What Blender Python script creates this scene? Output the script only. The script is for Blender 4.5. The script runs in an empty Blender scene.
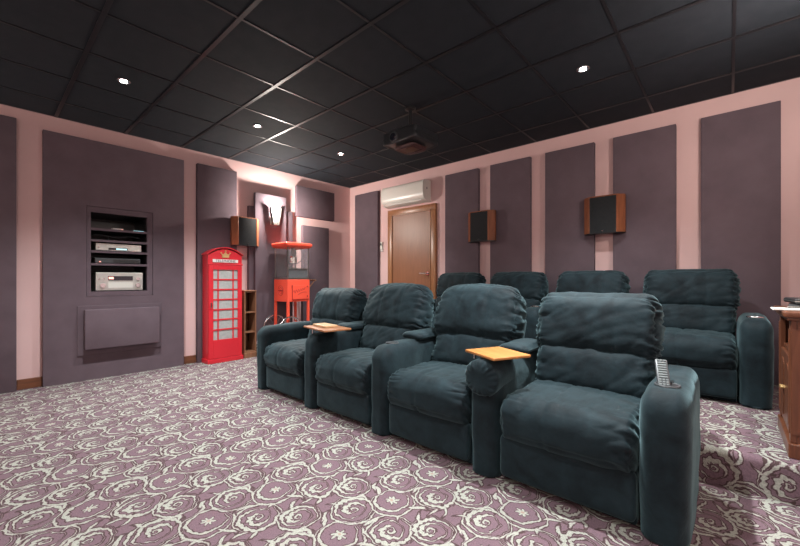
import bpy, bmesh, math, random
from mathutils import Vector, Matrix, noise
R=math.radians; PI=math.pi
col=bpy.context.scene.collection
random.seed(4)

# ------------------------------------------------------------------ materials
class S:
    """socket wrapper: arithmetic builds math nodes"""
    nt=None
    def __init__(s,v): s.v=v
    @staticmethod
    def op(o,*a):
        n=S.nt.nodes.new('ShaderNodeMath'); n.operation=o
        for i,x in enumerate(a):
            x=x.v if isinstance(x,S) else x
            if isinstance(x,(int,float)): n.inputs[i].default_value=x
            else: S.nt.links.new(x,n.inputs[i])
        return S(n.outputs[0])
    def __add__(s,o): return S.op('ADD',s,o)
    __radd__=__add__
    def __sub__(s,o): return S.op('SUBTRACT',s,o)
    def __rsub__(s,o): return S.op('SUBTRACT',o,s)
    def __mul__(s,o): return S.op('MULTIPLY',s,o)
    __rmul__=__mul__
    def __truediv__(s,o): return S.op('DIVIDE',s,o)
def sabs(a): return S.op('ABSOLUTE',a)
def ssin(a): return S.op('SINE',a)
def scos(a): return S.op('COSINE',a)
def smax(a,b): return S.op('MAXIMUM',a,b)
def smin(a,b): return S.op('MINIMUM',a,b)
def wrap(a,P): return a-S.op('ROUND',a/P)*P
def slen(a,b): return S.op('SQRT',a*a+b*b)
def satan(a,b): return S.op('ARCTAN2',a,b)
def smooth01(a,lo,hi):
    n=S.nt.nodes.new('ShaderNodeMapRange'); n.interpolation_type='SMOOTHSTEP'
    S.nt.links.new(a.v,n.inputs[0]); n.inputs[1].default_value=lo; n.inputs[2].default_value=hi
    return S(n.outputs[0])

def base(name,colr,rough=.6,metal=0,spec=.5):
    m=bpy.data.materials.new(name); m.use_nodes=True
    b=m.node_tree.nodes['Principled BSDF']
    b.inputs['Base Color'].default_value=(*colr,1); b.inputs['Roughness'].default_value=rough
    b.inputs['Metallic'].default_value=metal; b.inputs['Specular IOR Level'].default_value=spec
    return m,m.node_tree,b
def coords(nt,scale=(1,1,1)):
    g=nt.nodes.new('ShaderNodeNewGeometry') if False else nt.nodes.new('ShaderNodeTexCoord')
    mp=nt.nodes.new('ShaderNodeMapping'); mp.inputs['Scale'].default_value=scale
    nt.links.new(g.outputs['Object'],mp.inputs['Vector']); return mp.outputs['Vector']
def noisetex(nt,vec,scale,detail=4,rough=.55,dist=0):
    n=nt.nodes.new('ShaderNodeTexNoise'); n.inputs['Scale'].default_value=scale
    n.inputs['Detail'].default_value=detail; n.inputs['Roughness'].default_value=rough
    n.inputs['Distortion'].default_value=dist
    nt.links.new(vec,n.inputs['Vector']); return n.outputs['Fac']
def ramp(nt,fac,stops):
    r=nt.nodes.new('ShaderNodeValToRGB'); e=r.color_ramp.elements
    while len(e)<len(stops): e.new(.5)
    for i,(p,c) in enumerate(stops): e[i].position=p; e[i].color=(*c,1)
    nt.links.new(fac,r.inputs[0]); return r.outputs[0]
def bump(nt,b,fac,strength,dist=.002):
    n=nt.nodes.new('ShaderNodeBump'); n.inputs['Strength'].default_value=strength; n.inputs['Distance'].default_value=dist
    nt.links.new(fac,n.inputs['Height']); nt.links.new(n.outputs[0],b.inputs['Normal'])
def mottled(name,c1,c2,scale=6,rough=.8,metal=0,spec=.3,bscale=200,bstr=.2,detail=4,sc=(1,1,1)):
    m,nt,b=base(name,c1,rough,metal,spec); v=coords(nt,sc)
    f=noisetex(nt,v,scale,detail); nt.links.new(ramp(nt,f,[(.3,c1),(.7,c2)]),b.inputs['Base Color'])
    if bstr: bump(nt,b,noisetex(nt,v,bscale,2),bstr,.001)
    return m
def wood(name,c1,c2,axis=2,rough=.35,spec=.5,scale=1):
    sc=[14*scale]*3; sc[axis]=1.2*scale
    m,nt,b=base(name,c1,rough,0,spec); v=coords(nt,sc)
    f=noisetex(nt,v,2.2,8,.6,1.2); nt.links.new(ramp(nt,f,[(.3,c1),(.68,c2)]),b.inputs['Base Color'])
    bump(nt,b,f,.08,.002); return m

PINK=mottled('pink_wall_paint',(.65,.44,.43),(.68,.465,.455),3,.75,spec=.25,bscale=300,bstr=.05)
FELT=mottled('purple_acoustic_fabric',(.108,.08,.095),(.13,.097,.113),5,.95,spec=.1,bscale=450,bstr=.35)
TILE=mottled('black_ceiling_tile',(.010,.0135,.018),(.015,.0185,.024),9,.85,spec=.2,bscale=240,bstr=.3,sc=(1,1,1))
GRID,_,_=base('black_ceiling_grid',(.010,.010,.012),.38,0,.4)
SKIRT=wood('dark_brown_skirting_wood',(.09,.032,.016),(.2,.075,.035),1)
DOORW=wood('honey_oak_door_veneer',(.20,.078,.036),(.25,.10,.047),2,.42)
FRAMEW=wood('oak_frame_wood',(.24,.10,.04),(.34,.15,.065),2,.35)
CABW=wood('reddish_brown_cabinet_wood',(.085,.028,.014),(.16,.056,.027),2,.3)
SHELFW=wood('mid_brown_shelf_wood',(.17,.075,.04),(.28,.13,.07),2,.4)
SPKW=wood('cherry_speaker_wood',(.16,.05,.022),(.27,.09,.04),2,.5,.2)
TRAYW=wood('golden_tray_wood',(.36,.145,.04),(.5,.215,.065),0,.35)
TRAYD=wood('darker_tray_wood',(.25,.10,.045),(.38,.165,.07),0,.35)
BOARD=wood('pale_board_wood',(.5,.3,.16),(.62,.4,.22),0,.4)
RED,_,_=base('glossy_post_box_red',(.62,.022,.035),.35); POPRED,_,_=base('orange_red_enamel',(.9,.10,.055),.35)
PANE=mottled('silver_grey_pane',(.33,.35,.34),(.42,.43,.42),30,.3,spec=.5,bstr=0)
GOLD,_,_=base('gold_paint',(.75,.5,.22),.35,.6)
WHITE,_,_=base('white_plastic',(.72,.71,.68),.35); CREAM,_,_=base('off_white_plastic',(.66,.65,.6),.3)
BLACK,_,_=base('black_plastic',(.014,.014,.016),.4); CLOTH=mottled('black_speaker_cloth',(.012,.014,.016),(.018,.02,.022),40,.9,bscale=600,bstr=.3)
CHROME,_,_=base('chrome',(.75,.75,.75),.15,1); STEEL,_,_=base('brushed_steel',(.5,.49,.46),.35,1)
SILVER=mottled('brushed_silver_fascia',(.5,.49,.46),(.56,.55,.52),12,.35,.6,.5,bstr=.05)
DARKG,_,_=base('dark_grey_plastic',(.05,.055,.06),.4); BUTTON,_,_=base('grey_buttons',(.14,.16,.16),.5)
INK,_,_=base('dark_lettering',(.08,.02,.02),.6); INKR,_,_=base('dark_red_lettering',(.35,.02,.02),.5)
PAPER,_,_=base('white_paper',(.75,.74,.7),.6); PROJ,_,_=base('black_projector_shell',(.02,.022,.025),.3)
PROJU,_,_=base('burgundy_lit_projector_underside',(.06,.025,.025),.3)  # burgundy puts the reddish light reflected from the room into the colour
LENS,_,_=base('lens_glass',(.01,.012,.02),.05,0,.8)
m,nt,b=base('popcorn_machine_glass',(.95,.95,.95),.02); b.inputs['Alpha'].default_value=.03; GLASS=m
def emis(name,c,s):
    m,nt,b=base(name,(.8,.8,.8),.5); b.inputs['Emission Color'].default_value=(*c,1); b.inputs['Emission Strength'].default_value=s; return m
LAMP=emis('downlight_bulb',(.93,1,1),40); SCONCEG=emis('frosted_lamp_glass',(1,.95,.86),2.2)
LEDB=emis('cyan_display',(.3,.8,.9),1.2); LEDR=emis('red_display',(1,.2,.1),1.5)

# microsuede
def suede():
    m,nt,b=base('dark_teal_microsuede',(.03,.05,.06),.72,0,.16)
    v=coords(nt); f=noisetex(nt,v,5.5,5,.6,.6)
    g=noisetex(nt,v,19,4,.6,.3)
    mx=nt.nodes.new('ShaderNodeMath'); mx.operation='MULTIPLY_ADD'; mx.inputs[1].default_value=.35
    nt.links.new(g,mx.inputs[0]); nt.links.new(f,mx.inputs[2])
    nt.links.new(ramp(nt,mx.outputs[0],[(.48,(.0025,.0055,.008)),(.9,(.012,.0245,.031))]),b.inputs['Base Color'])
    b.inputs['Sheen Weight'].default_value=.2; b.inputs['Sheen Roughness'].default_value=.45
    b.inputs['Sheen Tint'].default_value=(.55,.85,.92,1)
    bump(nt,b,noisetex(nt,v,28,5,.6,.8),.25,.006)
    return m
SUEDE=suede()

def carpet():
    m,nt,b=base('mauve_scroll_carpet',(.3,.2,.24),.95,0,.1); S.nt=nt
    tc=nt.nodes.new('ShaderNodeNewGeometry')
    sp=nt.nodes.new('ShaderNodeSeparateXYZ'); nt.links.new(tc.outputs['Position'],sp.inputs[0])
    nz=nt.nodes.new('ShaderNodeTexNoise'); nz.inputs['Scale'].default_value=26; nz.inputs['Detail'].default_value=3
    nt.links.new(tc.outputs['Position'],nz.inputs['Vector'])
    sc=nt.nodes.new('ShaderNodeSeparateColor'); nt.links.new(nz.outputs['Color'],sc.inputs[0])
    X,Y,Z=[S(sp.outputs[i]) for i in range(3)]
    nz2=nt.nodes.new('ShaderNodeTexNoise'); nz2.inputs['Scale'].default_value=75; nz2.inputs['Detail'].default_value=1
    nt.links.new(tc.outputs['Position'],nz2.inputs['Vector'])
    sc2=nt.nodes.new('ShaderNodeSeparateColor'); nt.links.new(nz2.outputs['Color'],sc2.inputs[0])
    nz.inputs['Scale'].default_value=13; nz.inputs['Detail'].default_value=1
    x=X+(S(sc.outputs[0])-.5)*.042+(S(sc2.outputs[0])-.5)*.011
    y=Y-Z+(S(sc.outputs[1])-.5)*.042+(S(sc2.outputs[1])-.5)*.011
    PX,PY=.515,.333
    def polar(cx,cy,flip=1):
        du=wrap(x-cx,PX); dv=wrap(y-cy,PY)
        return du,dv,slen(du,dv),satan(dv*flip,du)
    els=[]
    fx,fy=-1.24,1.345
    def band(cx,cy,R0,w,rot,k=0,flip=1,ser=.3,nser=13,ph=0,tap=.9):
        du=wrap(x-cx,PX); dv=wrap(y-cy,PY)*flip
        c,s_=math.cos(rot),math.sin(rot)
        a_=du*c+dv*s_; b_=dv*c-du*s_
        r=slen(a_,b_); t=satan(b_,a_)
        ww=w*(1-tap*.5+tap*.5*scos(t-ph))*(1+ser*ssin(t*nser+r*70))
        return ww-sabs(r-R0+t*(k/PI))
    du,dv,r,t=polar(fx,fy)
    els.append(band(fx,fy,.083,.0075,-1.6,.006,1,.25,14))
    els.append(.023+.009*scos(t*7)-r)
    flower_eye=.007-r
    els.append(band(fx+.012,fy-.012,.106,.0045,-.9,0,1,.3,9,0,1.15))
    for (ox,oy,Rr,rot,fl) in ((-.09,.158,.086,2.3,1),(.147,.162,.085,.6,-1),(.276,-.05,.075,2.8,1)):
        cx,cy=fx+ox,fy+oy
        els.append(band(cx,cy,Rr,.0092,rot,.012,fl,.38,15,.5,1.0))
        els.append(band(cx,cy,.046,.0115,rot,.017,fl,.42,9,1.2,1.05))
        els.append(band(cx,cy,.014,.0045,rot,.006,fl,.2,5,0,.8))
        els.append(band(cx,cy,Rr+.019,.0045,rot+2.6,-.004,fl,.35,12,0,1.25))
    for ox,oy,an,l,w in ((.03,.155,1.3,.034,.010),(.125,.035,.5,.038,.011),(.175,-.02,2.3,.03,.010),(-.12,.02,-.6,.034,.010),(.36,.03,2.2,.03,.010),
        (.245,.10,-.9,.03,.0095),(.20,.055,1.4,.026,.008),(.37,-.085,.9,.03,.010),(.06,.088,2.9,.026,.008),(.33,.125,.3,.026,.008),(.40,.26,-.4,.028,.008),(.1,-.085,1.8,.022,.008)):
        du=wrap(x-(fx+ox),PX); dv=wrap(y-(fy+oy),PY); c,s_=math.cos(an),math.sin(an); w=w*.72
        p=(du*c+dv*s_)/l; q=(dv*c-du*s_)/w
        els.append((1-slen(p,q+p*p*.9))*w)
    s=els[0]
    for e in els[1:]: s=smax(s,e)
    cream=smooth01(s,-.0012,.0012)
    line=1-smooth01(sabs(s+.0038),.0013,.0030)
    # small scattered flecks
    def mixc(f,A,B):
        n=nt.nodes.new('ShaderNodeMix'); n.data_type='RGBA'; nt.links.new(f.v,n.inputs[0])
        for i,c in ((6,A),(7,B)):
            if isinstance(c,tuple): n.inputs[i].default_value=(*c,1)
            else: nt.links.new(c,n.inputs[i])
        return n.outputs[2]
    fz=S(noisetex(nt,tc.outputs['Position'],160,2))
    g=mixc(smooth01(fz,.3,.7),(.128,.082,.10),(.175,.115,.136))
    g=mixc(line*.85,g,(.05,.032,.028))
    cr=mixc(smooth01(fz,.3,.7),(.25,.257,.225),(.38,.39,.34))
    g=mixc(cream,g,cr); g=mixc(smooth01(flower_eye,-.001,.001),g,(.3,.22,.18))
    nt.links.new(g,b.inputs['Base Color'])
    bump(nt,b,noisetex(nt,tc.outputs['Position'],900,2),.35,.003)
    return m
CARPET=carpet()

# ------------------------------------------------------------------ mesh helpers
def obj(name,bm,mat,parent=None,smooth=False,loc=None,angle=None):
    bmesh.ops.recalc_face_normals(bm,faces=bm.faces)
    me=bpy.data.meshes.new(name); bm.to_mesh(me); bm.free()
    mats=mat if isinstance(mat,(list,tuple)) else [mat]
    for q in mats: me.materials.append(q)
    if smooth:
        for p in me.polygons: p.use_smooth=True
        if angle: me.set_sharp_from_angle(angle=R(angle))
    o=bpy.data.objects.new(name,me); col.objects.link(o); o.parent=parent
    if loc: o.location=loc
    return o
def thing(name,label,cat,loc=(0,0,0),rz=0,group=None):
    o=bpy.data.objects.new(name,None); col.objects.link(o); o.location=loc; o.rotation_euler=(0,0,rz); o.empty_display_size=.1
    return tag(o,label,cat,group)
def tag(o,label,cat,group=None):
    o['label']=label; o['category']=cat
    if group: o['group']=group
    return o
def struct(name,bm,mat,smooth=False,angle=None):
    o=obj(name,bm,mat,smooth=smooth,angle=angle); o['kind']='structure'; return o
def box(bm,x0,x1,y0,y1,z0,z1,bev=0,seg=2,rot=None,mi=0):
    t=bmesh.new(); bmesh.ops.create_cube(t,size=1)
    bmesh.ops.scale(t,vec=(x1-x0,y1-y0,z1-z0),verts=t.verts)
    if bev: bmesh.ops.bevel(t,geom=t.edges[:],offset=bev,segments=seg,affect='EDGES',profile=.5)
    if rot: bmesh.ops.rotate(t,verts=t.verts,cent=(0,0,0),matrix=rot)
    bmesh.ops.translate(t,verts=t.verts,vec=((x0+x1)/2,(y0+y1)/2,(z0+z1)/2))
    merge(bm,t,mi); return bm
def merge(bm,t,mi=0):
    vm={}
    for v in t.verts: vm[v]=bm.verts.new(v.co)
    for f in t.faces:
        try: nf=bm.faces.new([vm[v] for v in f.verts]); nf.material_index=mi; nf.smooth=f.smooth
        except ValueError: pass
    t.free()
def B(*a,**k): return box(bmesh.new(),*a,**k)
def cyl(bm,p0,p1,r0,r1=None,n=24,mi=0):
    r1=r0 if r1 is None else r1
    p0=Vector(p0); p1=Vector(p1); d=p1-p0
    t=bmesh.new(); bmesh.ops.create_cone(t,cap_ends=True,segments=n,radius1=r0,radius2=r1,depth=d.length)
    q=d.to_track_quat('Z','Y').to_matrix()
    bmesh.ops.rotate(t,verts=t.verts,cent=(0,0,0),matrix=q); bmesh.ops.translate(t,verts=t.verts,vec=(p0+p1)/2)
    merge(bm,t,mi); return bm
def torus(bm,c,axis,Rr,r,n=40,k=10,a0=0,a1=2*PI):
    q=Vector(axis).to_track_quat('Z','Y').to_matrix(); c=Vector(c); full=abs(a1-a0-2*PI)<1e-6
    rings=[]
    cnt=n if full else n+1
    for i in range(cnt):
        a=a0+(a1-a0)*i/n; ring=[]
        for j in range(k):
            b_=2*PI*j/k; ring.append(bm.verts.new(c+q@Vector(((Rr+r*math.cos(b_))*math.cos(a),(Rr+r*math.cos(b_))*math.sin(a),r*math.sin(b_)))))
        rings.append(ring)
    for i in range(n):
        A=rings[i]; Bq=rings[(i+1)%cnt]
        for j in range(k): bm.faces.new([A[j],Bq[j],Bq[(j+1)%k],A[(j+1)%k]])
    return bm
def tube(bm,pts,r,k=8):
    pts=[Vector(p) for p in pts]; prev=None
    for i,p in enumerate(pts):
        d=(pts[min(i+1,len(pts)-1)]-pts[max(i-1,0)]).normalized()
        up=Vector((0,0,1)) if abs(d.z)<.95 else Vector((1,0,0))
        a=d.cross(up).normalized(); b_=a.cross(d)
        ring=[bm.verts.new(p+r*(a*math.cos(2*PI*j/k)+b_*math.sin(2*PI*j/k))) for j in range(k)]
        if prev:
            for j in range(k): bm.faces.new([prev[j],ring[j],ring[(j+1)%k],prev[(j+1)%k]])
        else: bm.faces.new(ring[::-1])
        prev=ring
    bm.faces.new(prev); return bm
def prism(bm,pts,vec,mi=0):
    """extrude polygon pts by vec"""
    vec=Vector(vec); a=[bm.verts.new(p) for p in pts]; b_=[bm.verts.new(Vector(p)+vec) for p in pts]; n=len(pts)
    fs=[bm.faces.new(a[::-1]),bm.faces.new(b_)]
    for i in range(n): fs.append(bm.faces.new([a[i],a[(i+1)%n],b_[(i+1)%n],b_[i]]))
    for f in fs: f.material_index=mi
    return bm
def softbox(size,rad,res,disp=None,loc=(0,0,0),tilt=0,flat=False):
    """rounded cushion block, displaced; tilt leans it back about X"""
    h=[s/2 for s in size]; rad=[min(r,hh*.999) for r,hh in zip(rad,h)]; inner=[a-b_ for a,b_ in zip(h,rad)]
    def par(n): return [ .55*(-1+2*i/n)+.45*math.sin((-1+2*i/n)*PI/2) for i in range(n+1)]
    P=[par(n) for n in res]; bm=bmesh.new(); cache={}
    M=Matrix.Rotation(-tilt,3,'X'); L=Vector(loc)
    def vert(i,j,k):
        key=(i,j,k)
        if key in cache: return cache[key]
        s=(P[0][i],P[1][j],P[2][k]); c=[s[a]*h[a] for a in range(3)]
        q=[max(-inner[a],min(inner[a],c[a])) for a in range(3)]
        if flat and c[2]<0: q[2]=c[2]
        d=Vector([(c[a]-q[a])/rad[a] for a in range(3)])
        n=d.normalized() if d.length>1e-6 else Vector((0,0,-1))
        if n.z<-.9: n=Vector((0,0,-1e-6))
        p=Vector([q[a]+n[a]*rad[a] for a in range(3)])
        nn=Vector([n[a]/rad[a] for a in range(3)]).normalized()
        if disp: p=p+disp(p,nn,s)
        cache[key]=bm.verts.new(M@p+L); return cache[key]
    nx,ny,nz=res
    for (A,Bn,f) in ((nx,ny,lambda i,j,e:(i,j,e*nz)),(nx,nz,lambda i,j,e:(i,e*ny,j)),(ny,nz,lambda i,j,e:(e*nx,i,j))):
        for e in (0,1):
            for i in range(A):
                for j in range(Bn):
                    bm.faces.new([vert(*f(i,j,e)),vert(*f(i+1,j,e)),vert(*f(i+1,j+1,e)),vert(*f(i,j+1,e))])
    return bm
def sst(a,lo,hi):
    t=max(0,min(1,(a-lo)/(hi-lo))); return t*t*(3-2*t)
def text_mesh(name,body,size,mat,parent,loc,rot,depth=.002,font_scale=(1,1)):
    cu=bpy.data.curves.new(name,'FONT'); cu.body=body; cu.size=size; cu.extrude=depth; cu.align_x='CENTER'; cu.align_y='CENTER'
    o=bpy.data.objects.new(name,cu); col.objects.link(o)
    dg=bpy.context.evaluated_depsgraph_get(); me=bpy.data.meshes.new_from_object(o.evaluated_get(dg))
    bpy.data.objects.remove(o); me.materials.clear(); me.materials.append(mat)
    q=bpy.data.objects.new(name,me); col.objects.link(q); q.parent=parent; q.location=loc; q.rotation_euler=rot
    q.scale=(*font_scale,1); return q

# ------------------------------------------------------------------ room
XL,XR,YB,YF,H=-5.24,.52,4.53,-1.9,2.776
RY,RZ=2.59,.19
struct('floor',B(XL-.1,XR+.1,YF-.1,YB+.1,-.12,0),CARPET)
# raised carpeted platform for the back row, rounded nosing
pts=[(XL,RY,0),(XL,YB,0),(XL,YB,RZ)]+[(XL,RY+.035-.035*math.sin(a),RZ-.035+.035*math.cos(a)) for a in [PI/2*i/8 for i in range(9)]]
struct('floor_platform',prism(bmesh.new(),pts,(XR-XL,0,0)),CARPET,smooth=True,angle=40)
struct('ceiling',B(XL-.1,XR+.1,YF-.1,YB+.1,H,H+.1),TILE)
# T bars
bm=bmesh.new()
gx=[-2.368+.5985*k for k in range(-4,5)]; gy=[.522+.5925*k for k in range(-4,7)]
for x in gx: box(bm,x-.009,x+.009,YF,YB,H-.004,H+.002)
for y in gy: box(bm,XL,XR,y-.014,y+.014,H-.006,H+.002)
for a in ((XL,XL+.02,YF,YB),(XR-.02,XR,YF,YB),(XL,XR,YF,YF+.02),(XL,XR,YB-.02,YB)): box(bm,*a,H-.004,H+.002)
struct('trim_1',bm,GRID)
# walls; the left wall is open where the equipment niche is let in
N0,N1,NZ0,NZ1=.785,1.335,.94,1.84
bm=bmesh.new()
for a in ((YF-.1,N0,0,H),(N1,YB+.1,0,H),(N0,N1,0,NZ0),(N0,N1,NZ1,H)): box(bm,XL-.1,XL,a[0],a[1],a[2],a[3])
struct('wall_left',bm,PINK)
struct('wall_back',B(XL,XR,YB,YB+.1,0,H),PINK)
struct('wall_right',B(XR,XR+.1,YF-.1,YB+.1,0,H),PINK)
struct('wall_front',B(XL,XR,YF-.1,YF,0,H),PINK)
bm=bmesh.new()
for a,b_,z in ((-1.9,-1.2,0),(.238,.421,0),(1.719,1.873,0),(3.3,3.46,RZ),(4.02,4.5,RZ)): box(bm,XL,XL+.018,a,b_,z,z+.1,.004)
struct('baseboard_left',bm,SKIRT)
bm=bmesh.new()
for a,b_ in ((-4.46,-4.26),(-3.25,-3.09),(-2.54,-2.37),(-1.82,-1.65),(-1.1,-.93),(-.38,-.2),(.335,XR-.02)): box(bm,a,b_,YB-.018,YB,RZ,RZ+.1,.004)
struct('baseboard_back',bm,SKIRT)

# ------------------------------------------------------------------ acoustic panels
def panel(x0,x1,y0,y1,z0,z1,label,group=None):
    o=obj('acoustic_panel',B(x0,x1,y0,y1,z0,z1,.005,2),FELT,smooth=True,angle=40)
    return tag(o,label,'wall panel',group)
PX0,PX1=XL+.002,-5.18
panel(PX0,PX1,-1.2,.235,.0,2.655,'dark purple fabric panel cut by the left edge of the photo')
bm=bmesh.new()
h0,h1,v0,v1=.76,1.377,.90,1.885
for a in ((.421,h0,0,2.6),(h1,1.716,0,2.6),(h0,h1,0,v0),(h0,h1,v1,2.6)): box(bm,PX0,PX1,a[0],a[1],a[2],a[3])
bmesh.ops.remove_doubles(bm,verts=bm.verts,dist=.0001)
big=thing('acoustic_panel','wide purple fabric wall panel holding the equipment niche','wall panel',(PX0,1.068,0))
o=obj('panel_face',bm,FELT,big); o.location=-Vector(big.location)
bm=bmesh.new()   # flat border around the niche
for a in ((h0+.003,.798,v0+.003,v1-.003),(1.321,h1-.003,v0+.003,v1-.003),(.798,1.321,v0+.003,.955),(.798,1.321,1.823,v1-.003)): box(bm,PX0,PX1-.008,a[0],a[1],a[2],a[3])
o=obj('niche_border',bm,FELT,big); o.location=-Vector(big.location)
# subwoofer style box below
g=thing('wall_grille','padded purple fabric grille box below the equipment niche','grille',(PX1,1.07,.53))
o=obj('backing_frame',B(PX1,PX1+.014,.682,1.461,.27,.803,.004),FELT,g); o.location=-Vector(g.location)
o=obj('grille_cover',B(PX1+.014,PX1+.085,.735,1.425,.335,.762,.008,3),FELT,g,True,angle=40); o.location=-Vector(g.location)
panel(PX0,PX1,1.876,2.395,0,2.603,'tall purple fabric panel behind the red telephone booth cabinet')
panel(PX0,PX1,2.569,3.286,RZ,2.155,'shorter purple fabric panel peeking out behind the panel with the wall light')
panel(PX1,PX1+.05,2.64,3.14,RZ,2.35,'narrow fabric panel glowing under the lit wall light')
panel(PX0,PX1,3.364,4.12,2.105,2.597,'small square purple fabric panel high up near the room corner')
panel(PX0,PX1,3.476,4.0,RZ,1.97,'purple fabric panel under the small square one, right of the popcorn cart')
BY0,BY1=4.47,YB-.002
for i,(a,b_,l) in enumerate(((-5.04,-4.466,'purple fabric panel between the room corner and the wooden door'),
    (-3.085,-2.546,'purple fabric panel just right of the wooden door, left of the darker small speaker'),
    (-2.367,-1.827,'purple fabric panel just right of the darker small back wall speaker'),
    (-1.645,-1.11,'purple fabric panel just left of the brighter back wall speaker, middle of the wall'),
    (-.926,-.385,'purple fabric panel just right of the brighter back wall speaker'),
    (-.196,.328,'widest looking purple fabric panel at the right end, beside the cabinet'))):
    panel(a,b_,BY0,BY1,RZ,2.597,l,'purple panels along the back wall')

# ------------------------------------------------------------------ equipment niche
n=thing('equipment_niche','dark shelved niche in the purple wall panel holding the electronics','shelf unit',(XL,1.06,.94))
def loc0(o,p): o.location=-Vector(p.location); return o
bm=bmesh.new(); xb=-5.75
box(bm,xb-.02,xb,N0,N1,NZ0,NZ1); box(bm,xb,PX1-.012,N0,.797,.956,1.822); box(bm,xb,PX1-.012,1.322,N1,.956,1.822)
box(bm,xb,PX1-.012,N0,N1,NZ0,.955); box(bm,xb,PX1-.012,N0,N1,1.823,NZ1)
loc0(obj('casing',bm,BLACK,n),n)
for z in (1.64,1.515,1.394,1.254):
    bm=bmesh.new(); box(bm,xb,PX1-.045,.797,1.322,z-.011,z+.009,mi=1); box(bm,PX1-.045,PX1-.006,.797,1.322,z-.013,z+.011)
    loc0(obj('shelf',bm,[FELT,BLACK],n),n)
FX=-5.225
def device(name,label,cat,y0,y1,z0,z1,mat,front=FX,depth=.33):
    t=thing(name,label,cat,(front,(y0+y1)/2,z0)); w=(y1-y0)/2
    obj('body',B(-depth,0,-w,w,.008,z1-z0,.004),mat,t)
    for a in (-w+.04,w-.04):
        for x in (-.04,-depth+.04): obj('foot',cyl(bmesh.new(),(x,a,0),(x,a,.009),.014,n=16),BLACK,t)
    return t,w,z1-z0
t,w,h=device('video_player','silver disc player on the middle shelf of the niche','player',.845,1.27,1.403,1.49,SILVER)
obj('display',B(.0,.002,-.1,.08,.018,.04),LENS,t); obj('display_digits',B(.0,.0032,-.03,.07,.022,.036),LEDB,t)
obj('disc_tray',B(0,.003,-.12,.1,.052,.072,.001),CREAM,t); obj('stand_by_button',cyl(bmesh.new(),(0,-.19,.04),(.004,-.19,.04),.008),CHROME,t)
t,w,h=device('set_top_box','slim black set-top box with an orange light below the silver player','player',.84,1.26,1.263,1.325,DARKG)
obj('indicator_light',B(0,.003,-.175,-.16,.016,.026),LEDR,t); obj('front_panel',B(0,.002,-.05,.2,.014,.05,.0005),BLACK,t)
t,w,h=device('audio_receiver','large silver audio receiver with two knobs at the bottom of the niche','receiver',.845,1.285,.955,1.165,SILVER)
obj('display_window',B(0,.003,-.11,.12,.12,.17,.001),LENS,t); obj('display_digits',B(.001,.0045,-.105,-.06,.135,.16),LEDR,t)
obj('front_flap',B(0,.004,-.11,.12,.035,.1,.001),CREAM,t)
for a,z,r in ((-.16,.065,.028),(.17,.065,.028),(.17,.14,.02),(-.19,.14,.008),(-.15,.14,.008)):
    obj('knob',cyl(bmesh.new(),(0,a,z),(.02,a,z),r,r*.9,28),CHROME,t,True,angle=40)
t=thing('media_adapter','tiny white box on the top shelf of the niche','gadget',(-5.24,1.05,1.649))
obj('body',B(-.1,0,-.05,.05,0,.022,.004),WHITE,t); obj('front_light',B(0,.002,.03,.042,.006,.014),LEDR,t)
t=thing('network_box','dark flat gadget with a blue sheen at the right of the top shelf','gadget',(-5.25,1.25,1.649))
obj('body',B(-.1,0,-.06,.06,0,.02,.004),DARKG,t); obj('front_strip',B(0,.002,-.05,.05,.006,.012),LEDB,t)
bm=bmesh.new(); tube(bm,[(-5.3,.82+.05*i,1.58+.012*math.sin(i*1.1)) for i in range(10)],.004)
tube(bm,[(-5.3,.97,1.58),(-5.29,.97,1.55),(-5.28,.972,1.528)],.004)
tag(obj('cable',bm,DARKG,smooth=True),'thin dark cable sagging across the second niche shelf','cable')

# ------------------------------------------------------------------ red telephone booth cabinet
t=thing('telephone_booth_cabinet','red cabinet shaped like an old telephone booth with a gold crown','cabinet',(-5.172,2.155,0))
W=.228; D=.19; zt=1.41; ar=.105
def archpts(w,z0,zs,rise,x,nn=20): return [(x,-w,z0),(x,w,z0)]+[(x,w*math.cos(a),zs+rise*math.sin(a)) for a in [PI*i/nn for i in range(nn+1)]]
def seg(w,z0,zs,rise,x,nn=20):
    return [(x,-w,z0),(x,w,z0)]+[(x,w-2*w*i/nn,zs+rise*(1-(1-2*i/nn)**2)) for i in range(nn+1)]
obj('carcass',prism(bmesh.new(),seg(W-.008,.05,1.40,.085,0),(D-.014,0,0)),RED,t,True,angle=40)
obj('plinth',B(0,D+.012,-W-.004,W+.004,0,.055,.004),RED,t)
bm=bmesh.new(); n_=20
for k in range(n_):
    y0=-W-.006+(2*W+.012)*k/n_; y1=-W-.006+(2*W+.012)*(k+1)/n_
    f=lambda y:1.405+.095*(1-(y/(W+.006))**2)
    prism(bm,[(0,y0,f(y0)),(0,y1,f(y1)),(0,y1,f(y1)+.014),(0,y0,f(y0)+.014)],(D+.004,0,0))
bmesh.ops.remove_doubles(bm,verts=bm.verts,dist=.0005)
obj('arched_cornice',bm,RED,t)
obj('cornice_rail',B(D-.02,D+.006,-W,W,1.275,1.295,.003),RED,t)
obj('sign_panel',B(D-.012,D-.002,-.165,.165,1.31,1.35,.001),WHITE,t)
text_mesh('sign_lettering','TELEPHONE',.042,INK,t,(D-.001,0,1.329),(PI/2,0,PI/2),.001,(1.15,1))
bm=bmesh.new(); zc=1.375; xx=D-.013
box(bm,xx,xx+.01,-.045,.045,zc,zc+.02,.002)
prism(bm,[(xx,-.042,zc+.02),(xx,.042,zc+.02),(xx,.058,zc+.058),(xx,.03,zc+.042),(xx,.0,zc+.07),(xx,-.03,zc+.042),(xx,-.058,zc+.058)],(.008,0,0))
for yy,zz in ((-.058,.06),(0,.078),(.058,.06)): cyl(bm,(xx,yy,zc+zz),(xx+.01,yy,zc+zz),.010,n=14)
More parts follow.
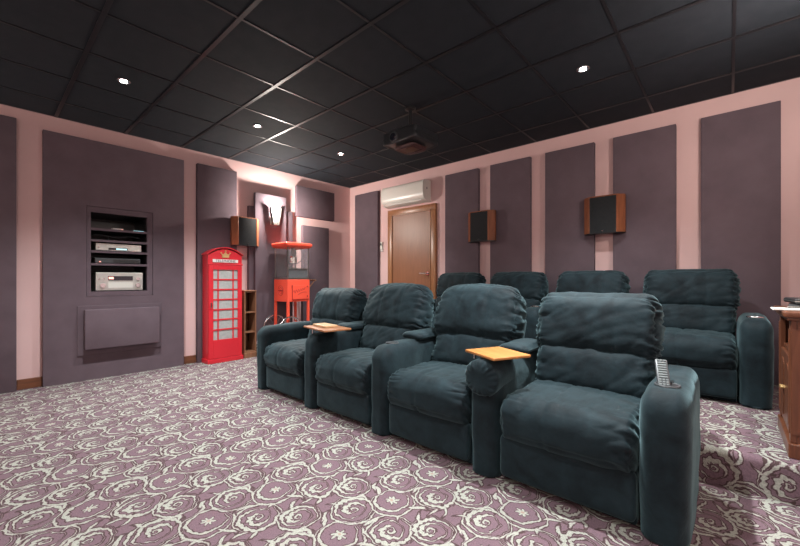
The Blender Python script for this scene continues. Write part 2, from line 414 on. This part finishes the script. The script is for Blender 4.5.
box(bm,xx,xx+.01,-.004,.004,zc+.08,zc+.1); box(bm,xx,xx+.01,-.011,.011,zc+.086,zc+.094)
obj('crown_emblem',bm,GOLD,t)
# door
d=obj('door',(lambda bm:[box(bm,D-.014,D+.004,a,b_,c,e,.002) for a,b_,c,e in ((-.215,-.160,.06,1.27),(.160,.215,.06,1.27),(-.16,.16,1.215,1.27),(-.16,.16,.06,.30))] and bm)(bmesh.new()),RED,t)
obj('glass_panel',B(D-.016,D-.010,-.162,.162,.298,1.217),PANE,d)
bm=bmesh.new()
for yy in (-.098,.098): box(bm,D-.011,D-.002,yy-.008,yy+.008,.3,1.215)
for i in range(1,7): z=.3+.915*i/7; box(bm,D-.011,D-.0025,-.16,.16,z-.009,z+.009)
obj('glazing_bars',bm,RED,d)
bm=B(D+.002,D+.022,-.197,-.183,.72,.79,.004); cyl(bm,(D+.004,-.19,.755),(D+.03,-.19,.755),.008,n=14); obj('door_handle',bm,CHROME,d)
bm=bmesh.new()
for i in range(20):
    for j in range(3): box(bm,D+.003,D+.0055,-.155+.0155*i,-.147+.0155*i,.145+.012*j,.150+.012*j)
# ------------------------------------------------------------------ narrow wooden shelf
bm.free()
t=thing('narrow_shelf','narrow open wooden storage shelf right of the red telephone booth cabinet','shelf',(XL+.01,2.497,0))
sd=.24
for yy in (-.085,.072): obj('side_panel',B(0,sd,yy,yy+.013,0.04,.92),SHELFW,t)
obj('back_panel',B(0,.012,-.072,.072,.04,.92),SHELFW,t)
for z in (.07,.345,.62,.905): obj('shelf_board',B(.012,sd-.005,-.072,.072,z,z+.015),SHELFW,t)
obj('plinth',B(0,sd+.01,-.092,.088,0,.07,.004),SHELFW,t); obj('top_board',B(0,sd+.008,-.09,.088,.92,.935,.003),SHELFW,t)

# ------------------------------------------------------------------ wall speakers (bipole, canted wooden cheeks)
def speaker(label,loc,rz,mount=True):
    # local: back at y=0 against wall, front faces -y
    t=thing('wall_speaker',label,'speaker',loc,rz,'bipole speakers on the walls')
    bw,fw,dp,hh=.192,.13,.095,.2
    P=lambda z:[(-bw,0,z),(bw,0,z),(bw,-.035,z),(fw,-dp,z),(-fw,-dp,z),(-bw,-.035,z)]
    obj('cabinet',prism(bmesh.new(),P(-hh+.012),(0,0,2*hh-.024)),DARKG,t)
    for s in (-1,1):
        p=[(s*(bw+.004),0,-hh+.006),(s*(bw+.004),-.037,-hh+.006),(s*(fw+.003),-dp-.006,-hh+.006),(s*(fw-.006),-dp-.002,-hh+.006),(s*(bw-.01),-.034,-hh+.006),(s*(bw-.01),0,-hh+.006)]
        obj('wooden_cheek',prism(bmesh.new(),p,(0,0,2*hh-.012)),SPKW,t)
    for z in (hh-.014,-hh):
        obj('end_cap',prism(bmesh.new(),[Vector(q)*1.0 for q in [(x*1.0,y-.0,zz) for x,y,zz in P(z)]],(0,0,.014)),SPKW if z>0 else BLACK,t)
    bm=bmesh.new(); nseg=8
    for i in range(nseg):
        x0=-fw+.004+(2*fw-.008)*i/nseg; x1=-fw+.004+(2*fw-.008)*(i+1)/nseg; f=lambda x:-dp-.004-.008*(1-(x/fw)**2)
        prism(bm,[(x0,-dp,-hh),(x1,-dp,-hh),(x1,f(x1),-hh),(x0,f(x0),-hh)],(0,0,2*hh-.015))
    bmesh.ops.remove_doubles(bm,verts=bm.verts,dist=.0003)
    gq=obj('grille',bm,CLOTH,t)
    obj('badge',B(-.006,.006,-dp-.015,-dp-.0118,-hh+.02,-hh+.03),CHROME,gq)
    obj('wall_bracket',B(-.05,.05,0,.075,-.06,.06,.004),BLACK,t)
    return t
speaker('wood-cheeked black wall speaker above the telephone booth cabinet',(-5.155,2.49,1.76),PI/2)
speaker('wood-cheeked black speaker on the back wall, nearer the wooden door',(-2.47,4.455,1.79),0)
speaker('wood-cheeked black speaker on the back wall, farther from the door and more brightly lit',(-1.0,4.455,1.775),0)

# ------------------------------------------------------------------ sconce
def sconce(loc,rz,label):
    # local: wall at x=0, pointing +x
    t=thing('wall_light',label,'wall lamp',loc,rz)
    obj('wall_plate',B(0,.012,-.055,.055,-.14,-.02,.003),STEEL,t)
    obj('arm',B(.012,.05,-.02,.02,-.1,-.07,.002),STEEL,t)
    bm=bmesh.new()
    for s in (-1,1):
        prism(bm,[(.02,s*.035,-.13),(.02,s*.047,-.13),(.02,s*.083,.12),(.02,s*.065,.12)],(.07,0,0))
    box(bm,.02,.09,-.047,.047,-.14,-.128)
    obj('shade',bm,STEEL,t)
    bm=cyl(bmesh.new(),(.055,0,-.09),(.055,0,.07),.018,.034,24)
    obj('lamp_glass',bm,SCONCEG,t,True,angle=50)
    return t
SC=sconce((-5.13,2.925,2.04),0,'lit V-shaped wall light on the fabric panel above the popcorn cart')
def point(name,loc,e,r=.03,c=(1,.93,.84),parent=None):
    l=bpy.data.lights.new(name,'POINT'); l.energy=e; l.shadow_soft_size=r; l.color=c
    o=bpy.data.objects.new(name,l); col.objects.link(o); o.location=loc; o.parent=parent; return o
point('lamp_bulb',(.135,0,.07),95,.025,parent=SC)
SR=sconce((XR,2.95,2.04),PI,'lit wall light on the right wall beside the platform')
point('lamp_bulb',(.1,0,.13),50,.03,parent=SR)
for (lx,ly,rz_,lb) in ((XR,.75,PI,'unseen fill light added on the right wall beside the viewpoint'),(XR,-1.2,PI,'unseen fill light added on the right wall near the screen end'),(XL,-1.55,0,'unseen fill light added on the left wall beyond the left edge of the view'),(-3.9,YF,PI/2,'left unseen fill light added on the wall behind the viewpoint'),(-1.2,YF,PI/2,'right unseen fill light added on the wall behind the viewpoint')):
    q=sconce((lx,ly,2.04),rz_,lb); point('lamp_bulb',(.1,0,.13),(8 if ly==YF else 24 if ly>.5 else 62),.03,parent=q)  # out-of-view sconces added as fill to brighten the walls

# ------------------------------------------------------------------ downlights
def downlight(x,y,label,en=230,size=112):
    t=thing('ceiling_downlight',label,'ceiling light',(x,y,H),0,'recessed ceiling spotlights')
    bm=bmesh.new(); torus(bm,(0,0,-.004),(0,0,1),.042,.007,32,8); obj('rim',bm,CHROME,t,True)
    obj('bulb',cyl(bmesh.new(),(0,0,-.006),(0,0,0),.024,n=28),LAMP,t)
    l=bpy.data.lights.new('spot_beam','SPOT'); l.energy=en; l.spot_size=R(size); l.spot_blend=1.0; l.shadow_soft_size=.03; l.color=(.97,1,1)
    o=bpy.data.objects.new('spot_beam',l); col.objects.link(o); o.location=(0,0,-.02); o.parent=t
    return t
downlight(-3.85,.81,'lit ceiling spotlight farthest left, above the wide left wall panel',330)
downlight(-3.88,2.02,'lit ceiling spotlight in front of the popcorn cart, middle one of the left line',270)
downlight(-3.9,3.21,'lit ceiling spotlight of the left line closest to the back wall')
downlight(-.875,3.2,'lit ceiling spotlight at upper right above the back row')
downlight(-.88,2.03,'ceiling spotlight at the top edge above the front row',470,120)
downlight(-.88,.81,'ceiling spotlight above the aisle in front of the seats, near the right wall',150)
downlight(-.88,-.4,'ceiling spotlight behind the viewpoint near the right wall',120)

# ------------------------------------------------------------------ projector
t=thing('projector','black ceiling projector hanging from a short pole','projector',(-2.35,2.81,H))
bm=bmesh.new(); cyl(bm,(0,0,-.02),(0,0,0),.055,n=32); cyl(bm,(0,0,-.02),(0,0,-.03),.04,.02,n=32); obj('ceiling_plate',bm,BLACK,t,True,angle=40)
obj('pole',cyl(bmesh.new(),(0,0,-.25),(0,0,-.02),.018,n=20),BLACK,t,True,angle=40)
bm=bmesh.new(); box(bm,-.09,.09,-.1,.1,-.258,-.246,.002)
for sx in (-1,1):
    for sy in (-1,1): tube(bm,[(sx*.05,sy*.05,-.25),(sx*.12,sy*.11,-.256),(sx*.13,sy*.12,-.275)],.008)
obj('mount_arms',bm,BLACK,t,True,angle=40)
def pj(p,nn,s):
    o=Vector((0,0,0))
    if s[1]<-.2 : o.y-=.02*(1-s[0]**2)
    if s[2]<0: o.z+=.02*(1-(1-abs(s[0])))*abs(s[0])
    return o
pb=obj('housing',softbox((.42,.36,.14),(.02,.02,.015),(24,20,10),pj,(.0,.0,-.33)),PROJ,t,True)
obj('underside_panel',softbox((.26,.24,.03),(.05,.05,.012),(20,16,6),lambda p,nn,s:Vector((0,0,-.012*(1-s[0]**2) if s[2]<0 else 0)),(0,0,-.4)),PROJU,pb,True)
bm=cyl(bmesh.new(),(-.04,-.215,-.335),(-.04,-.17,-.335),.048,.055,32); obj('lens_barrel',bm,DARKG,pb,True,angle=40)
obj('lens',cyl(bmesh.new(),(-.04,-.218,-.335),(-.04,-.2145,-.335),.034,.038,32),LENS,pb,True,angle=40)
bm=bmesh.new()
for i in range(8): box(bm,.209,.213,-.12+.03*i,-.105+.03*i,-.37,-.31)
obj('vent_slots',bm,BLACK,pb)
bm=bmesh.new(); tube(bm,[(0.02,0.02,-.24),(.06,.08,-.2),(.13,.16,-.22),(.17,.2,-.27),(.15,.19,-.31),(.1,.178,-.32)],.006); obj('cable',bm,BLACK,t,True)

# ------------------------------------------------------------------ air conditioner, door, control
t=thing('air_conditioner','white split air conditioner above the wooden door','air conditioner',(-3.80,YB,2.42))
prof=[(0,.16),(-.12,.16),(-.165,.15),(-.19,.12),(-.2,.02),(-.195,-.07),(-.17,-.12),(-.1,-.155),(0,-.16)]
def smoothprof(pr,it=2):
    for _ in range(it):
        q=[pr[0]]
        for a,b_ in zip(pr,pr[1:]): q+= [(a[0]*.75+b_[0]*.25,a[1]*.75+b_[1]*.25),(a[0]*.25+b_[0]*.75,a[1]*.25+b_[1]*.75)]
        q.append(pr[-1]); pr=q
    return pr
pf=smoothprof(prof)
obj('housing',prism(bmesh.new(),[(-.42,a,z) for a,z in pf],(.81,0,0)),CREAM,t,True,angle=35)
for s in (-1,1): 
    a0=.39 if s>0 else -.445
    obj('end_cap',prism(bmesh.new(),[(a0,a*1.01,z*1.015) for a,z in pf],(.025,0,0)),CREAM,t,True,angle=35)
obj('air_flap',B(-.35,.35,-.155,-.13,-.142,-.128,.003,rot=Matrix.Rotation(R(35),3,'X')),WHITE,t)
obj('status_light',B(.4155,.417,-.11,-.09,.02,.05),BUTTON,t)
o=struct('door_1',B(-4.15,-3.36,4.495,4.525,RZ+.005,2.125),DOORW)
bm=bmesh.new(); cyl(bm,(-3.42,4.495,1.18),(-3.42,4.488,1.18),.026,n=24); cyl(bm,(-3.42,4.49,1.18),(-3.42,4.445,1.18),.009,n=14); tube(bm,[(-3.42,4.447,1.18),(-3.46,4.445,1.18),(-3.54,4.447,1.18)],.009)
obj('door_handle',bm,CHROME,o,True,angle=40)
bm=bmesh.new()
box(bm,-4.244,-4.155,4.485,YB,RZ,2.14,.006); box(bm,-3.355,-3.266,4.485,YB,RZ,2.14,.006); box(bm,-4.244,-3.266,4.485,YB,2.14,2.225,.006)
box(bm,-4.155,-4.145,4.478,4.494,RZ,2.13); box(bm,-3.365,-3.355,4.478,4.494,RZ,2.13); box(bm,-4.155,-3.355,4.478,4.494,2.126,2.14)
struct('trim_2',bm,FRAMEW,True,angle=35)
t=thing('wall_control','small white wall remote holder left of the wooden door','switch',(-4.41,YB,1.66))
obj('holder',B(-.025,.025,-.02,0,-.1,0,.004),WHITE,t); obj('handset',B(-.021,.021,-.034,-.012,-.07,.06,.005),CREAM,t); obj('screen',B(-.015,.015,-.036,-.033,.0,.04),DARKG,t)

# ------------------------------------------------------------------ popcorn cart
px,py=-4.885,3.085
t=thing('popcorn_cart','orange-red popcorn machine on a spoked-wheel cart under the wall light','popcorn machine',(px,py,RZ))
hx,hy=.185,.185
Z0=RZ; zz=lambda z:z-Z0
bx_=obj('cart_box',B(-hx,hx,-hy,hy,zz(.765),zz(1.085),.005),POPRED,t)
obj('box_door',B(hx,hx+.006,-.11,.165,zz(.80),zz(1.0),.002),POPRED,bx_)
bm=bmesh.new(); box(bm,hx+.0,hx+.008,-.116,-.109,zz(.80),zz(.99)); box(bm,hx,hx+.008,-.116,.165,zz(.794),zz(.80)); obj('door_outline',bm,INKR,bx_)
pts=[]
for i in range(60):
    u=i/59; pts.append((hx+.0075,-.095+.2*u,zz(.905)+.05*u+.022*math.sin(u*34)*(1-.3*u)))
bm=tube(bmesh.new(),pts,.0025,6); tube(bm,[(hx+.0075,-.02+.15*u,zz(.865)+.03*u+.018*math.sin(u*3)) for u in [i/12 for i in range(13)]],.0025,6)
obj('script_lettering',bm,INKR,bx_)
for y_,z_ in ((.14,.985),(.14,.84),(-.115,.995)): obj('latch',B(hx+.006,hx+.012,y_-.008,y_+.008,zz(z_)-.012,zz(z_)+.012,.002),INKR,bx_)
bm=bmesh.new(); torus(bm,(0,-hy-.001,zz(.925)),(0,1,0),.07,.003,32,6); torus(bm,(0,-hy-.001,zz(.925)),(0,1,0),.045,.003,32,6)
box(bm,-.055,.055,-hy-.003,-hy,zz(.915),zz(.935)); obj('round_emblem',bm,INKR,bx_)
for sx in (-1,1):
    for sy in (-1,1):
        x=sx*(hx-.016); y=sy*(hy-.016); zb=zz(.25) if sy>0 else zz(.37)
        lg=obj('leg',B(x-.016,x+.016,y-.016,y+.016,zb,zz(.766),.002),POPRED,t)
        if sy>0: obj('foot',B(x-.016,x+.016,y-.016,y+.016,0,zb,.002),BLACK,lg)
for sx in (-1,1):
    x=sx*(hx+.025); c=(x,-hy+.03,zz(.37)); rr=.182
    bm=bmesh.new(); torus(bm,c,(1,0,0),rr,.011,56,8)
    w_=obj('wheel',bm,CHROME,t,True)
    bm=bmesh.new()
    for k in range(12):
        a=2*PI*k/12; cyl(bm,c,(x,c[1]+rr*math.cos(a),c[2]+rr*math.sin(a)),.003,n=8)
    obj('spokes',bm,CHROME,w_); obj('hub',cyl(bmesh.new(),(x-.02,c[1],c[2]),(x+.02,c[1],c[2]),.025,n=24),BLACK,w_)
obj('axle',cyl(bmesh.new(),(-hx-.02,-hy+.03,zz(.37)),(hx+.02,-hy+.03,zz(.37)),.009,n=14),BLACK,t)
bm=bmesh.new(); 
for sx in (-1,1): tube(bm,[(sx*.15,hy,zz(.95)),(sx*.15,hy+.12,zz(1.075)),(sx*.15,hy,zz(1.08))],.009)
obj('handle_bracket',bm,DOORW,t); obj('push_handle',cyl(bmesh.new(),(-.17,hy+.12,zz(1.075)),(.17,hy+.12,zz(1.075)),.014,n=16),SHELFW,t)
# glass case
obj('case_floor',B(-hx+.004,hx-.004,-hy+.004,hy-.004,zz(1.085),zz(1.115),.002),STEEL,t)
for sx in (-1,1):
    for sy in (-1,1):
        x=sx*(hx-.012); y=sy*(hy-.012); obj('corner_post',B(x-.0055,x+.0055,y-.0055,y+.0055,zz(1.11),zz(1.55)),STEEL,t)
g0,g1=zz(1.115),zz(1.545)
for a in ((-hx+.006,-hx+.009,-hy+.02,hy-.02),(hx-.009,hx-.006,-hy+.02,hy-.02),(-hx+.02,hx-.02,-hy+.006,-hy+.009),(-hx+.02,hx-.02,hy-.009,hy-.006)):
    obj('glass_pane',B(a[0],a[1],a[2],a[3],g0,g1),GLASS,t)
obj('door_rail',B(hx-.012,hx-.004,-hy+.02,hy-.02,zz(1.235),zz(1.25)),STEEL,t)
obj('counter_tray',B(hx-.03,hx-.02,-hy+.03,hy-.03,zz(1.115),zz(1.235)),DARKG,t)
k=obj('kettle',cyl(bmesh.new(),(0,.02,zz(1.33)),(0,.02,zz(1.42)),.06,.055,32),STEEL,t,True,angle=40)
obj('kettle_lid',cyl(bmesh.new(),(0,.02,zz(1.42)),(0,.02,zz(1.432)),.058,.03,32),CHROME,k,True,angle=40)
obj('kettle_hanger',B(-.02,.02,.0,.04,zz(1.43),zz(1.56)),STEEL,k)
bm=bmesh.new(); tube(bm,[(.02,.02+.16*math.sin(a),zz(1.45)-.13*math.cos(a)) for a in [PI*.75*i/12 for i in range(13)]],.004); obj('kettle_cord',bm,BLACK,k,True)
obj('kettle_knob',cyl(bmesh.new(),(.05,-.05,zz(1.42)),(.075,-.05,zz(1.42)),.014,n=16),POPRED,k)
def roof(p,nn,s):
    o=Vector((0,0,0))
    if s[2]<0: o.x-=p.x*.12*(-s[2]); o.y-=p.y*.12*(-s[2])
    else: o.z+=.014*(1-s[0]**2)*(1-s[1]**2)
    return o
obj('canopy',softbox((2*hx+.06,2*hy+.07,.075),(.02,.02,.016),(16,16,8),roof,(0,0,zz(1.583))),POPRED,t,True,angle=45)

# ------------------------------------------------------------------ recliners
SW=.635; AW=.185; AX=SW/2+AW/2
def wr(x,y,z,s,seed): return noise.noise(Vector((x*s,y*s,z*s))+Vector((seed*7.3,seed*3.1,seed*1.7)))
def ridge(v): return (1-abs(v)*2.2)
def mk_disp(seed,kind,half):
    hw,hd,hh=half
    def f(p,nn,s):
        o=Vector((0,0,0)); ax=abs(s[0])
        g=sst(ax,.45,.95)*(1-.4*sst(ax,.97,1.0))
        sgn=1 if p.x>0 else -1
        if kind=='seat':
            v=wr(p.x*.9*sgn,p.y*3.4+p.z*3.4,sgn*2.0,6.5,seed); crease=max(0,ridge(v)-.35)
            a=-.022*g*crease*(.35+.65*sst(abs(nn.x)+max(0,-nn.y)+.15,.0,.7))
            if nn.z>-.3:
                a+=.018*(1-s[0]**2)*(1-(s[1]*.9)**2)*max(0,nn.z)
                a+=.010*(1-s[0]**2)*max(0,-nn.y)
            # shallow stretch folds fanning from the rear
            v2=wr(p.x*1.9,p.y*.5,p.z*.5,7,seed+5); a+=-.011*max(0,ridge(v2)-.55)*max(0,nn.z)
            for xs in (-.05+.02*math.sin(seed),): a-=.007*math.exp(-((p.x-xs-.03*p.y)/.008)**2)
        else:
            top=1 if kind=='head' else .7
            v=wr(p.x*1.0,p.y*1.0,p.z*6.4+(ax-.5)*.3*(1 if kind=='head' else -1),6,seed); crease=max(0,ridge(v)-.35)
            a=-.03*sst(ax,.55,.98)*crease*top
            front=max(0,-nn.y)
            a+=(.026 if kind=='head' else .02)*(1-s[0]**2)*(1-s[2]**2)*front
            v2=wr(p.x*.8,p.y*.3,p.z*2.2+p.x*(1.0 if seed%2 else -1.0),5.5,seed+9); a+=-.007*max(0,ridge(v2)-.55)*front*(1.6 if seed%2==0 else 1)
            # piped vertical seams
            for xs in (-.115,.125): a-=.006*math.exp(-((p.x-xs)/.007)**2)*(.4+.6*front)
            a+=.006*wr(p.x,p.y,p.z,9,seed+2)
        a+=.004*wr(p.x,p.y,p.z,14,seed+3)
        return nn*a
    return f
def arm_disp(seed):
    def f(p,nn,s):
        a=.006*wr(p.x,p.y,p.z,6,seed)+.003*wr(p.x,p.y,p.z,16,seed)
        o=nn*a
        if s[2]>.3: o.z-=.012*sst(s[0]*0+(-s[1]),.2,1)*1
        o.x*=1; o.x-=p.x*.06*sst(-s[2],.0,1)
        return o
    return f
def armrest(t,x,seed,lid,cup,roll):
    a=obj('armrest',softbox((AW,.71,.62),(.06,.095,.095),(18,34,26),arm_disp(seed),(x,.358,.318),flat=True),SUEDE,t,True)
    if lid:
        obj('arm_pad',softbox((AW+.012,.36,.05),(.045,.05,.022),(16,20,6),lambda p,nn,s:nn*(.005*wr(p.x,p.y,p.z,9,seed+1)+.012*max(0,nn.z)*(1-s[0]**2)),(x,.545,.645)),SUEDE,a,True)
    if cup:
        bm=bmesh.new(); torus(bm,(x,.165,.6245),(0,0,1),.044,.0045,36,8); c=obj('cup_holder_rim',bm,DARKG if cup==1 else CHROME,a,True)
        obj('cup_holder_well',cyl(bmesh.new(),(x,.165,.60),(x,.165,.6255),.043,n=36),BLACK,a,True,angle=40)
    if roll:
        def rd(p,nn,s):
            rr=math.hypot(p.x,p.z); an=math.atan2(p.z,p.x)
            return nn*(.006*wr(p.x,p.y,p.z,8,seed))+Vector((0,-.004*math.sin(an*15+3*wr(p.x,0,p.z,10,seed))*sst(rr,.03,.09) if nn.y<0 else 0,0))
        obj('arm_roll',softbox((AW+.02,.30,.20),(.094,.04,.094),(26,20,26),rd,(x,.115,.543)),SUEDE,a,True)
    return a
def recliner(name_label,loc,seed,left=None,right=None,dome=0,back_h=1.0,lean=0.0,group=None):
    t=thing('recliner',name_label,'recliner',loc,0,group)
    obj('base',B(-.312,.312,.06,.66,.012,.25,.01),SUEDE,t)
    obj('footrest',softbox((.628,.06,.225),(.03,.025,.03),(20,6,12),lambda p,nn,s:nn*(.008*(1-s[0]**2)*(1-s[2]**2)+.004*wr(p.x,p.y,p.z,7,seed)),(0,.045,.145)),SUEDE,t,True)
    sc=softbox((.64,.60,.245),(.045,.095,.105),(60,48,24),mk_disp(seed,'seat',(.32,.3,.11)),(0,.283,.342))
    obj('seat_cushion',sc,SUEDE,t,True)
    def domef(f):
        def g(p,nn,s):
            o=f(p,nn,s)
            if dome: o.x-=p.x*dome*sst(s[2],-.2,1.0)*.5; o.z-=.05*dome*4*sst(s[2],0,1)*s[0]**2
            return o
        return g
    zz_=back_h-1.0; tl=R(14)+lean
    yo=lean*.25
    obj('back_frame',B(-.30,.30,-.055,.055,-.33,.33,.03,3,rot=Matrix.Rotation(-tl,3,'X')),SUEDE,t,True,angle=60).location=(0,.70+yo,.50)
    obj('lumbar_cushion',softbox((.64,.21,.32),(.06,.09,.10),(52,18,30),mk_disp(seed+20,'lumbar',(.32,.1,.16)),(0,.585+yo*.5,.54),tl),SUEDE,t,True)
    obj('head_cushion',softbox((.685+abs(dome)*.25,.235,.425+zz_),(.075,.11,.13),(56,22,36),domef(mk_disp(seed+40,'head',(.33,.12,.2))),(0,.665+yo,.805+zz_/2),tl),SUEDE,t,True)
    if left: armrest(t,-AX,seed+3,*left)
    if right: armrest(t,AX,seed+5,*right)
    return t
FYR=1.83; GF='reclining cinema seats of the front row'; GB='reclining cinema seats of the back row'
recliner('dark teal suede recliner at the far left end of the front row, near the booth',(-3.072,FYR,0),1,left=(False,0,False),right=(True,0,False),dome=.06,back_h=.985,lean=R(3),group=GF)
recliner('dark teal suede recliner with a domed back, second from the left in the front row',(-2.252,FYR,0),2,right=(True,1,False),dome=.18,back_h=1.045,lean=R(7),group=GF)
recliner('dark teal suede recliner left of the golden wooden tray in the front row',(-1.432,FYR,0),3,right=(True,0,True),dome=.16,back_h=1.045,lean=R(8),group=GF)
recliner('closest, largest dark teal suede recliner with a remote in its right arm',(-.612,FYR,0),4,right=(False,1,False),dome=.03,back_h=.99,group=GF)
bl=['dark recliner at the left end of the back row, in front of the door side','dark back row recliner below the gap under the nearer-door speaker, second from left','dark back row recliner directly below the brightly lit back wall speaker','dark back row recliner at the right end, next to the wooden cabinet']
for i,xc in enumerate((-2.655,-1.87,-1.072,-.27)):
    r=recliner(bl[i],(xc,3.545,RZ),11+i,left=(False,0,False) if i==0 else None,right=(False,2,False),dome=.05,back_h=.975,group=GB)

# ------------------------------------------------------------------ things on the armrests
def tray(loc,rz,label,mat,w=.33,d=.27,z=.055):
    t=thing('swivel_tray',label,'tray table',loc,rz,None)
    obj('tray_top',B(-w/2,w/2,-d/2,d/2,z,z+.016,.005,2),mat,t,True,angle=40)
    bm=cyl(bmesh.new(),(-.09,-.09,.0),(-.09,-.09,z),.007,n=16); obj('post',bm,CHROME,t,True,angle=40)
    obj('pivot_plate',B(-.1,.06,-.1,.03,z-.008,z,.003),BLACK,t)
    return t
tray((-1.0,1.97,.622),R(-26),'golden wooden swivel tray on the arm left of the closest recliner',TRAYW,.28,.25,.032)
tray((-2.58,1.97,.622),R(-10),'brown wooden swivel tray on the arm between the two far front row recliners',TRAYD,.40,.25,.042)
tag(obj('wooden_board',B(-.11,.11,-.06,.06,0,.018,.004,2),BOARD,loc=(-2.62,1.98,.6805)),'small pale wooden board lying on the farther brown tray','board')
bpy.data.objects['wooden_board'].rotation_euler=(0,0,R(-8))
t=thing('remote_control','grey remote control leaning upright in the cup holder of the closest armrest','remote',(-.21,1.975,.604),R(14))
M=Matrix.Rotation(R(-46),3,'X')
rb=bmesh.new(); box(rb,-.024,.024,-.010,.010,0,.15,.006,3); 
bmesh.ops.rotate(rb,verts=rb.verts,cent=(0,0,0),matrix=M); obj('body',rb,DARKG,t,True,angle=40).location=(0,0,.006)
bm=bmesh.new()
for i in range(7): box(bm,-.016,.016,-.0135,-.009,.05+.0125*i,.0565+.0125*i)
for i in range(3):
    for j in range(3): box(bm,-.017+.013*i,-.009+.013*i,-.0135,-.009,.012+.012*j,.019+.012*j)
for i in range(3): box(bm,-.017+.013*i,-.009+.013*i,-.0135,-.009,.138,.144)
bmesh.ops.rotate(bm,verts=bm.verts,cent=(0,0,0),matrix=M); obj('buttons',bm,BUTTON,t).location=(0,0,.006)

# ------------------------------------------------------------------ wooden cabinet at the right
cx0,cx1,cy0,cy1=.235,.50,2.70,3.23
t=thing('wooden_cabinet','reddish brown wooden cabinet standing on the platform at the right edge','cabinet',(cx0,cy0,RZ))
Dp=cx1-cx0; L=cy1-cy0; HT=.735
obj('plinth',B(-.012,Dp,-.012,L+.012,0,.075,.006),CABW,t)
obj('carcass',(lambda bm:[box(bm,*a) for a in ((0.02,Dp,0,.02,.075,HT-.03),(0.02,Dp,L-.02,L,.075,HT-.03),(Dp-.015,Dp,.02,L-.02,.075,HT-.03),(.02,Dp-.015,.02,L-.02,.075,.095),(.012,Dp-.015,.02,L-.02,.50,.52))] and bm)(bmesh.new()),CABW,t)
bm=bmesh.new(); box(bm,-.03,Dp,-.03,L+.03,HT-.03,HT,.008,3); box(bm,-.018,Dp,-.018,L+.018,HT-.045,HT-.03,.004); obj('top_board',bm,CABW,t,True,angle=40)
for y_ in (.0,L-.05):
    bm=bmesh.new(); box(bm,-.004,.02,y_,y_+.05,.075,HT-.045,.004)
    for q in (.014,.025,.036): cyl(bm,(-.004,y_+q,.12),(-.004,y_+q,HT-.09),.0045,n=10)
    obj('corner_post',bm,CABW,t)
bm=bmesh.new(); box(bm,0,Dp,-.004,.0,.12,HT-.09); obj('side_moulding',bm,CABW,t)
for k_,(a,b_) in enumerate(((.053,L/2-.002),(L/2+.002,L-.053))):
    dd=obj('door',B(-.002,.016,a,b_,.098,.495,.004),CABW,t); 
    bm=bmesh.new()
    w0=a+.035; w1=b_-.035
    pp=[(-.006,w0,.14),(-.006,w1,.14),(-.006,w1,.42)]+[(-.006,(w0+w1)/2+(w1-w0)/2*math.cos(q),.42+.03*math.sin(q)) for q in [PI*i/8 for i in range(1,8)]]+[(-.006,w0,.42)]
    prism(bm,pp,(.006,0,0)); obj('raised_panel',bm,CABW,dd)
    yk=b_-.018 if k_==0 else a+.018
    obj('door_knob',cyl(bmesh.new(),(-.022,yk,.30),(-.001,yk,.30),.009,.005,16),GOLD,dd)
zt_=RZ+HT
tag(obj('paper_sheet',B(-.09,.09,-.07,.07,0,.008,.002),PAPER,loc=(.262,2.84,zt_)),'thin white booklet on the front left of the wooden cabinet top','booklet')
for i,(y_,z_,l) in enumerate(((2.98,.0,'flat black case lying on the wooden cabinet top, lower one of two'),(2.99,.03,'flat black case lying on top of the other case on the wooden cabinet'))):
    q=thing('flat_case',l,'case',(.335,y_+.02,zt_+z_),R(12*i-6))
    obj('case_body',B(-.085,.085,-.12,.12,0,.028,.01,3),BLACK,q,True,angle=40); obj('silver_edge',B(-.0865,.0865,-.1215,.1215,.012,.016,.001),STEEL,q)

# ------------------------------------------------------------------ camera, world, view
cam=bpy.data.cameras.new('camera'); co=bpy.data.objects.new('camera',cam); col.objects.link(co)
co.location=(0,0,1.086); co.rotation_euler=(PI/2,0,R(41.51)); cam.sensor_width=36; cam.lens=371.73/800*36; cam.shift_y=6.5/800; cam.clip_start=.05
bpy.context.scene.camera=co
w=bpy.data.worlds.new('world'); bpy.context.scene.world=w; w.use_nodes=True; w.node_tree.nodes['Background'].inputs[0].default_value=(0,0,0,1)
sc=bpy.context.scene; sc.view_settings.view_transform='Standard'; sc.view_settings.look='None'; sc.view_settings.gamma=1; sc.view_settings.exposure=0.0
